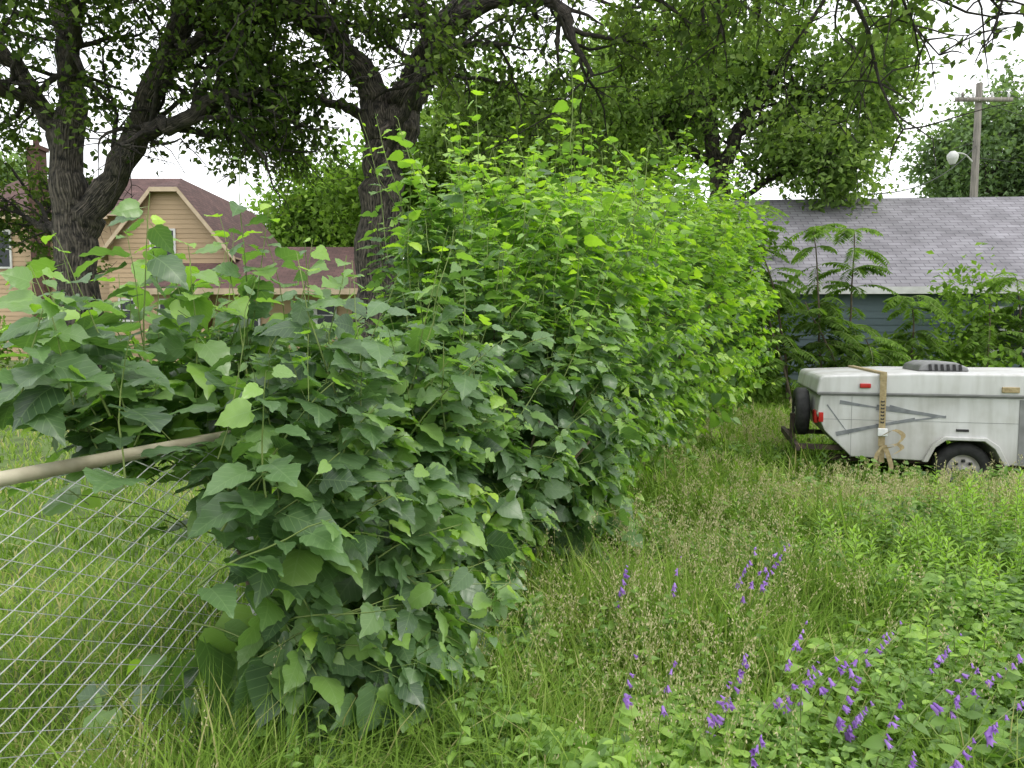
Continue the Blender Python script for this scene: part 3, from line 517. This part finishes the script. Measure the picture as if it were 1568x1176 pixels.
prism('tail_lamp_side',[(.035,.72),(.085,.72),(.085,.82),(.035,.82)],-.012,.03,M_red,.005)
prism('bumper',[(-.2,.42),(.35,.42),(.35,.47),(-.2,.47)],.1,.16,M_rust);prism('bumper_bar',[(-.2,.41),(-.15,.41),(-.15,.48),(-.2,.48)],.0,1.6,M_rust,.004)
prism('bumper_leg',[(-.2,.42),(.35,.42),(.35,.47),(-.2,.47)],1.4,1.46,M_rust);prism('chassis',[(.2,.28),(4.6,.28),(4.6,.345),(.2,.345)],.3,.36,M_rust);prism('hitch_tongue',[(4.0,.3),(5.3,.34),(5.3,.4),(4.0,.37)],.8,.9,M_rust)
prism('spare_bracket',[(-.2,.45),(-.15,.45),(-.15,.75),(-.2,.75)],.5,.6,M_rust)
prism('strap',[(.635,.5),(.70,.5),(.70,1.16),(.635,1.16)],-.064,-.06,M_strap)
prism('strap_top',[(.635,1.16),(.70,1.16),(.70,1.243),(.635,1.243)],-.066,Wt+.05,M_strap)
prism('strap_low',[(.645,.33),(.70,.33),(.70,.5),(.645,.5)],-.055,-.05,M_strap)
for i in range(7): prism('letter_%d'%i,[(.65,.73+i*.035),(.685,.73+i*.035),(.685,.75+i*.035),(.668,.74+i*.035),(.65,.75+i*.035)],-.067,-.0645,M_blk)
prism('buckle',[(.62,.6),(.72,.6),(.72,.68),(.62,.68)],-.09,-.066,M_steel,.008)
sa=Acc()
for pts in ([(.67,.6),(.78,.66),(.87,.6),(.78,.5),(.68,.48)],[(.68,.5),(.62,.42),(.6,.3),(.63,.2),(.68,.18)],[(.69,.5),(.73,.4),(.76,.28),(.72,.2)],[(.68,.48),(.8,.52),(.86,.48),(.78,.42)]):
    p=cr([(q_[0],-.09-.01*j,q_[1]) for j,q_ in enumerate(pts)],14);L_=[]
    p2=np.concatenate([p-np.array([.022,0,.0]),p+np.array([.022,0,.018])])
    for i in range(13): L_+=[i,i+1,i+15,i+14]
    sa.add(p2,L_,[4]*13)
sa.build('strap_tail',[M_strap],True,te)
prism('roof_vent',[(1.12,1.235),(1.15,1.3),(1.25,1.335),(1.5,1.33),(1.62,1.28),(1.64,1.235)],.4,1.1,M_cg,.02)
for i in range(6): prism('vent_louvre_%d'%i,[(1.23+i*.06,1.245),(1.26+i*.06,1.245),(1.25+i*.06,1.31),(1.225+i*.06,1.31)],.385,.4,M_blk)
def wheel(name,cx,cy,cz,R,Wd,rot):
    ac=Acc();S=36;th=np.arange(S)/S*2*np.pi
    prof=[(R*.55,-Wd*.5+.03),(R*.6,-Wd*.5),(R*.9,-Wd*.5),(R,-Wd*.3),(R,Wd*.3),(R*.9,Wd*.5),(R*.6,Wd*.5),(R*.55,Wd*.5-.03)]
    rim=[(0,-Wd*.5+.02),(R*.12,-Wd*.5+.015),(R*.16,-Wd*.5+.05),(R*.42,-Wd*.5+.03),(R*.5,-Wd*.5+.06),(R*.56,-Wd*.5+.02)]
    for pr,mi in ((prof,0),(rim,1)):
        V=np.array([[(r*math.cos(t),y_,r*math.sin(t)) for t in th] for r,y_ in pr]).reshape(-1,3);L_=[]
        for i in range(len(pr)-1):
            for j in range(S): L_+=[i*S+j,i*S+(j+1)%S,(i+1)*S+(j+1)%S,(i+1)*S+j]
        ac.add(V,L_,[4]*((len(pr)-1)*S),mi=mi)
    for t in np.arange(8)/8*2*np.pi:
        c=np.array([math.cos(t),0,math.sin(t)])*R*.34;ac.box(tuple(c+np.array([-.014,-Wd*.5+.01,-.014])),tuple(c+np.array([.014,-Wd*.5+.05,.014])),0)
    o=ac.build(name,[M_blk,M_rim],True,te);o.location=(cx,cy,cz);o.rotation_euler=(0,0,rot);return o
wheel('wheel',1.5,.12,.27,.27,.16,0).scale=(1.07,1,1);wheel('wheel_far',1.5,1.58,.27,.27,.16,math.pi).scale=(1.07,1,1)
wheel('spare_wheel',-.09,.5,.78,.26,.15,math.radians(-90))
# ------------------------------------------------------------ utility pole
M_pole=noisemat('pole_wood',(.17,.155,.14),(.3,.27,.24),3,.9,0,.3,8,(6,6,.5))
up=Acc();px,pyy=18.4,30
tubes(up,[(px,pyy,.5),(px+.05,pyy,6),(px+.12,pyy,11.6)],[[.17,.15,.12]],12)
up.box((px-.9,pyy-.2,10.85),(px+1.35,pyy-.1,11.0));up.box((px-.65,pyy-.21,11.0),(px-.6,pyy-.1,11.2));
for xx in (-.75,-.2,.55,1.2): tubes(up,[(px+xx,pyy-.15,11.0),(px+xx,pyy-.15,11.1),(px+xx,pyy-.15,11.2)],[[.03,.06,.03]],8,mi=1)
tubes(up,cr([(px,pyy,8.5),(px-.4,pyy-.1,8.8),(px-.85,pyy-.2,8.85)],8),.03,6,mi=1)
tubes(up,[(px-.95,pyy-.2,8.9),(px-.95,pyy-.2,8.75),(px-.95,pyy-.2,8.6),(px-.95,pyy-.2,8.4)],[[.1,.22,.2,.1]],12,mi=1)
up.build('utility_pole',[M_pole,M_white],True)
wr=Acc()
for a_,b_,sg in (((px+.1,pyy,9.2),(9,19,5.2),.5),((px+.1,pyy,8.7),(40,32,9.2),.6),((px+1.2,pyy,11.2),(60,50,11),.8),((px-.7,pyy,11.2),(60,52,11.2),.8),((px-.95,pyy-.2,9.0),(px+.1,pyy,9.4),.02)):
    t=np.linspace(0,1,24)[:,None];p=np.array(a_)*(1-t)+np.array(b_)*t;p[:,2]-=(sg*4*t*(1-t))[:,0];tubes(wr,p,.014,4)
wr.build('power_lines',[M_blk],True)
# ------------------------------------------------------------ saplings and shrubs by the garage
sp=Acc()
bases=np.array([(5.0,15.2),(5.6,15.0),(6.2,14.6),(6.9,15.3),(5.4,14.2),(6.6,14.6),(8.3,15.4),(9.6,15.2),(10.6,15.2),(7.2,14.2)]);hts=np.array([3.8,4.0,3.7,3.5,2.6,2.2,2.2,2.0,2.5,1.4])
n=10;S=np.stack([bases[:,0],bases[:,1],gz(bases[:,0],bases[:,1])],-1);P=grow(S,np.array([0,0,1.])+rng.normal(0,.12,(n,3)),hts,10,.06);tubes(sp,P,np.linspace(.03,.01,10)[None],6,mi=1)
N_=430;k=rng.integers(0,n,N_);j=rng.integers(2,10,N_);ang=U(0,6.28,N_);D=np.stack([np.cos(ang),np.sin(ang),U(.1,.8,N_)],-1)
Q=grow(P[k,j],D,U(.5,1.0,N_),9,.05,-.16);tubes(sp,Q,np.linspace(.008,.003,9)[None],3,mi=2)
pr=14;t=np.linspace(.2,1,pr)*(8-.001);i=t.astype(int);f=(t-i)[None,:,None]
c=Q[:,i]*(1-f)+Q[:,i+1]*f;tn=nrm(Q[:,i+1]-Q[:,i]);sd=nrm(np.cross(tn,np.array([0,0,1.])))
for sgn in (1,-1):
    A=nrm(sd*sgn+tn*.35+np.array([0,0,-.25])+rng.normal(0,.08,sd.shape));NN=np.broadcast_to(np.array([0,0,1.]),A.shape)+rng.normal(0,.15,A.shape)
    sz=.2*np.sin(np.linspace(.5,2.7,pr))[None]*U(.8,1.2,(N_,1));vv=np.clip(.35+.12*rng.normal(size=sz.shape)+.25*((j>7)[:,None]),0,1)
    scatter(sp,T_long,c.reshape(-1,3),A.reshape(-1,3),NN.reshape(-1,3),sz.ravel(),vv.ravel(),0,1.6)
sp.build('tree_of_heaven_saplings',[M_bg,M_twig,M_stem],False)
a=Acc()
for c,r,nn,vb in (((5.2,15.9,1.2),(.8,.5,1.2),1500,.0),((7.9,15.9,.8),(1.0,.4,.6),700,.05),((9.6,15.5,1.5),(.9,.5,1.4),1800,.3),((11.6,15.3,1.5),(.9,.5,1.1),1500,.2),((13,15,1.3),(1.0,.6,1.3),1300,.1),((8.8,14.2,.6),(1.6,.6,.6),1000,.25),((4.6,14.6,.5),(.8,.6,.5),700,.2)):
    blob(a,np.array(c),np.array(r),nn,.15,vb,ncl=26)
a.build('garage_shrubs',[M_bg])
# ------------------------------------------------------------ grasses and weeds
def blades(acc,pos,h,wd,lean,var,mi=0):
    n=len(pos);az=U(0,6.28,n);ld=np.stack([np.cos(az),np.sin(az),0*az],-1);f=U(0,6.28,n);sd=np.stack([np.cos(f),np.sin(f),0*f],-1)
    V=np.zeros((n,7,3))
    for q_,(t,ww) in enumerate(((0,.7),(.4,1),(.75,.7))):
        c=pos+ld*(h*lean*t*t)[:,None]+np.array([0,0,1.])*(h*(t-.25*lean*t*t))[:,None]
        V[:,2*q_]=c-sd*(wd*ww*.5)[:,None];V[:,2*q_+1]=c+sd*(wd*ww*.5)[:,None]
    V[:,6]=pos+ld*(h*lean)[:,None]+np.array([0,0,1.])*(h*(1-.3*lean))[:,None]
    tl=np.array([0,1,3,2,2,3,5,4,4,5,6]);tt=np.array([4,4,3])
    acc.add(V,tl[None]+(np.arange(n)*7)[:,None],np.tile(tt,n),np.repeat(var,7),None,mi)
def field(n,ymin,ymax,side):
    y=np.exp(U(math.log(ymin),math.log(ymax),n))
    if side>0:
        lo=np.interp(y,HY,HX)+np.interp(y,HY,HW)*.45;hi=y*.8+.9;x=lo+(hi-lo)*rng.random(n)
    else:
        hi=fx(y)-.02;lo=-y*.85-.8;x=lo+(hi-lo)*rng.random(n);ok=hi>lo;x=x[ok];y=y[ok]
    return x,y
def pn(x,y,s,o=0): return np.sin(x*s+o)*np.sin(y*s*1.3+o*2)+.5*np.sin(x*s*2.7+y*s*1.9+o)
tg=Acc()
x,y=field(95000,1.5,22,1)
dry=np.clip(1.4-((x-(3.9))/1.8)**2-((y-6.2)/.9)**2,0,1)
h=(.3+.13*pn(x,y,1.7)+.14*rng.random(len(x)));h=np.clip(h,.1,.62);h=np.where((x-y*.3)>.9*(1+.15*pn(x,y,1.1)),h*.65,h);h=np.where(y>9,h*.6,h)
var=np.clip(.44+.15*pn(x,y,.9,2)+.17*rng.normal(size=len(x))+.55*dry*rng.random(len(x)),0,1);var=np.where(rng.random(len(x))<.05,.95,var)
blades(tg,np.stack([x,y,gz(x,y)],-1),h*U(.6,1.25,len(x)),.0055*(np.maximum(y,2)/2)**.75*U(.7,1.4,len(x)),U(.1,1.0,len(x)),var)
x,y=field(8500,1.7,12,1);wt=np.clip(.05+.4*pn(x,y,1.2,1)+.6*np.exp(-((x/np.maximum(y,1)-.26)/.14)**2)+1.0*np.clip(1.2-((x-4)/1.8)**2-((y-6.0)/1.0)**2,0,1),0,1)
ok=rng.random(len(x))<wt*.75;x,y=x[ok],y[ok];n=len(x);S=np.stack([x,y,gz(x,y)],-1);hh_=U(.36,.66,n)*np.where(y>5.5,.78,1)
P=grow(S,np.array([0,0,1.])+rng.normal(0,.18,(n,3)),hh_,7,.06,-.03)
tubes(tg,P,np.linspace(.0014,.0008,7)[None]*(np.maximum(y,2)/2)[:,None]**.6,3,.8,0)
ns_=18;t=U(.7,1,(n,ns_))*5.99;i=t.astype(int);f=(t-i)[...,None];ar=np.arange(n)[:,None];c=P[ar,i]*(1-f)+P[ar,i+1]*f
sc=((1-(t/6-.7)/.3)*.02+.004)[...,None];c=c+rng.normal(0,1,c.shape)*sc
A=nrm(rng.normal(0,.5,c.shape)+np.array([0,0,1.]));scatter(tg,T_simple,c.reshape(-1,3),A.reshape(-1,3),nrm(rng.normal(0,1,(n*ns_,3))),.012*np.repeat((np.maximum(y,2)/2)**.55,ns_),U(.1,1,n*ns_),1,.6)
x,y=field(40000,1.9,24,-1);near=np.exp(-(fx(y)-x)/.35)
h=.07+.07*rng.random(len(x))+.3*near*rng.random(len(x))
v_=np.clip(.48+.18*pn(x,y,1.5)+.17*rng.normal(size=len(x)),0,1);v_=np.where(rng.random(len(x))<.1,.95,v_)
blades(tg,np.stack([x,y,gz(x,y)],-1),h,.0055*(np.maximum(y,2)/2)**.8,U(.1,1.1,len(x)),v_)
tg.build('tall_grass',[M_grass,M_seed])
gc=Acc();x,y=field(76000,1.6,9,1);keepm=rng.random(len(x))<np.clip(.33+.5*pn(x,y,1.9,3)+.4*((x-y*.38)>.2)+.8*((x<.15)&(y<3.8))+.3*(y<3.2),0.05,1);x,y=x[keepm],y[keepm];n=len(x)
z=gz(x,y)+U(.02,.3,n)*(1+.3*pn(x,y,3.1))
A=nrm(np.stack([rng.normal(size=n),rng.normal(size=n),U(-.2,.6,n)],-1));N=nrm(rng.normal(0,.4,(n,3))+np.array([0,-.3,1.]))
big=np.clip(1+.45*pn(x,y,4.3,1),.6,1.7)
scatter(gc,T_heart2,np.stack([x,y,z],-1),A,N,U(.02,.05,n)*big*(np.maximum(y,2.5)/2.5)**.3,np.clip(.44+.2*rng.normal(size=n)+.17*pn(x,y,2.5),0,1),0,U(.45,1.0,n))
n=420;x,y=field(n,1.9,6,1);n=len(x);S=np.stack([x,y,gz(x,y)],-1);P=grow(S,np.array([0,0,1.])+rng.normal(0,.2,(n,3)),U(.2,.5,n),7,.08);tubes(gc,P,.002,4,mi=1)
nl=16;t=np.broadcast_to(np.linspace(.15,1,nl)*5.99,(n,nl));i=t.astype(int);f=(t-i)[...,None];ar=np.arange(n)[:,None];c=P[ar,i]*(1-f)+P[ar,i+1]*f
ang=(np.arange(nl)*2.4)[None]+U(0,6.28,(n,1));A=np.stack([np.cos(ang),np.sin(ang),.1+0*ang],-1)
scatter(gc,T_heart2,c.reshape(-1,3),A.reshape(-1,3),(np.array([0,0,1.])+rng.normal(0,.3,A.shape)).reshape(-1,3),(U(.05,.1,(n,1))*(1.1-.6*t/6)).ravel(),np.clip(.4+.15*rng.normal(size=n*nl),0,1),0,.55)
gc.build('ground_cover_weeds',[M_weed,M_stem])
gd=Acc();x=U(1.6,7.5,1700);y=U(2.6,6.6,1700);ok=(np.abs(x-4.4)/2.6+np.abs(y-4.5)/1.6<1.05+.3*pn(x,y,2))&(y<5.8)|((rng.random(1700)<.15)&(x<y*.8)&(y<5.5));x,y=x[ok],y[ok];n=len(x)
S=np.stack([x,y,gz(x,y)],-1);P=grow(S,np.array([0,0,1.])+rng.normal(0,.12,(n,3)),U(.25,.55,n),7,.05);tubes(gd,P,.0025,4,mi=1)
nl=34;t=np.broadcast_to(np.linspace(.2,1,nl)*5.99,(n,nl));i=t.astype(int);f=(t-i)[...,None];ar=np.arange(n)[:,None];c=P[ar,i]*(1-f)+P[ar,i+1]*f
ang=(np.arange(nl)*2.4)[None]+U(0,6.28,(n,1));tt=t/6;A=nrm(np.stack([np.cos(ang),np.sin(ang),.15+1.4*tt**4],-1));N=np.broadcast_to(np.array([0,0,1.]),A.shape)+rng.normal(0,.2,A.shape)+np.array([.1,0,0])
sz=(.09*(1-.55*tt**2))*U(.75,1.2,(n,1));scatter(gd,T_long,c.reshape(-1,3),A.reshape(-1,3),N.reshape(-1,3),sz.ravel(),np.clip(.55+.4*tt+.1*rng.normal(size=tt.shape),0,1).ravel(),0,1.4)
gd.build('goldenrod_weeds',[M_weed,M_stem])
def bell():
    v=[];f=[];S=10
    for r,yy in ((.06,0),(.2,.12),(.24,.45),(.3,.7)):
        for q_ in range(S): t=q_/S*2*math.pi;v.append((r*math.cos(t),yy,r*math.sin(t)))
    for q_ in range(S):
        t=q_/S*2*math.pi;r,yy=(.55,1.05) if q_%2==0 else (.34,.78);v.append((r*math.cos(t),yy,r*math.sin(t)))
    for i in range(4):
        for q_ in range(S): f.append((i*S+q_,i*S+(q_+1)%S,(i+1)*S+(q_+1)%S,(i+1)*S+q_))
    return tpl(v,f)
TB=bell();bf=Acc()
fl=[(1.12,3.1,.76,.16,-.05),(1.0,3.15,.7,.12,0),(1.06,3.1,.72,.2,0),(.47,3.1,.68,.05,0),(.72,3.2,.64,.05,0),(.36,2.25,.62,.04,-.05),(.5,2.3,.6,.05,0),(.62,2.2,.57,.1,0),(.72,2.3,.62,.06,-.02),(.86,2.25,.6,.2,0),(.95,2.3,.62,.24,0),(1.08,2.35,.66,.22,.02),(1.2,2.4,.7,.25,0),(1.12,2.1,.6,.08,0),(1.28,2.15,.64,.2,0),(1.36,2.05,.57,.2,0),(.66,1.95,.55,.06,0),(1.45,2.3,.58,.12,0),(1.22,1.95,.55,.12,0),(.98,2.5,.64,.1,0),(-.8,2.12,.2,.04,0),(-.72,2.15,.24,.05,0),(-.86,2.1,.18,0,0),(1.9,2.7,.5,.1,0),(1.55,2.6,.55,.15,0)]
for _ in range(7): 
    yy=U(1.95,2.7);fl.append((U(.2,.66)*yy,yy,U(.42,.6),U(.02,.22),0))
for fx_,fy_,hz,lx,ly in fl:
    b0=np.array([fx_-lx,fy_-ly,0.]);tip=np.array([fx_+lx*.5,fy_,hz]);mid=b0*.5+tip*.5+np.array([-lx*.3,0,.06])
    P=cr([b0,mid,tip],16);tubes(bf,P,np.linspace(.003,.0013,16),5,mi=1)
    nb=rng.integers(6,14);t=U(.6,.99,nb)*15*.999;t.sort();i=t.astype(int);c=P[i]+(P[np.minimum(i+1,15)]-P[i])*(t-i)[:,None]
    sdv=np.array([lx*1.5+rng.normal(0,.4),-.8,0]);A=nrm(sdv+rng.normal(0,.4,(nb,3))+np.array([0,0,-.9]))
    scatter(bf,TB,c+A*.003,A,nrm(rng.normal(0,1,(nb,3))),np.linspace(.031,.015,nb)*U(.6,1.15,nb),U(0,1,nb),0,.7)
    nl_=16;ti=rng.integers(0,10,nl_);ang=U(0,6.28,nl_);A=np.stack([np.cos(ang),np.sin(ang),U(-.3,.5,nl_)],-1)
    scatter(bf,T_heart2,P[ti],A,np.array([0,0,1.])+rng.normal(0,.3,(nl_,3)),U(.03,.07,nl_),U(.2,.7,nl_),2,.7)
bf.build('creeping_bellflowers',[M_purple,M_stem,M_weed],True)
print('done')
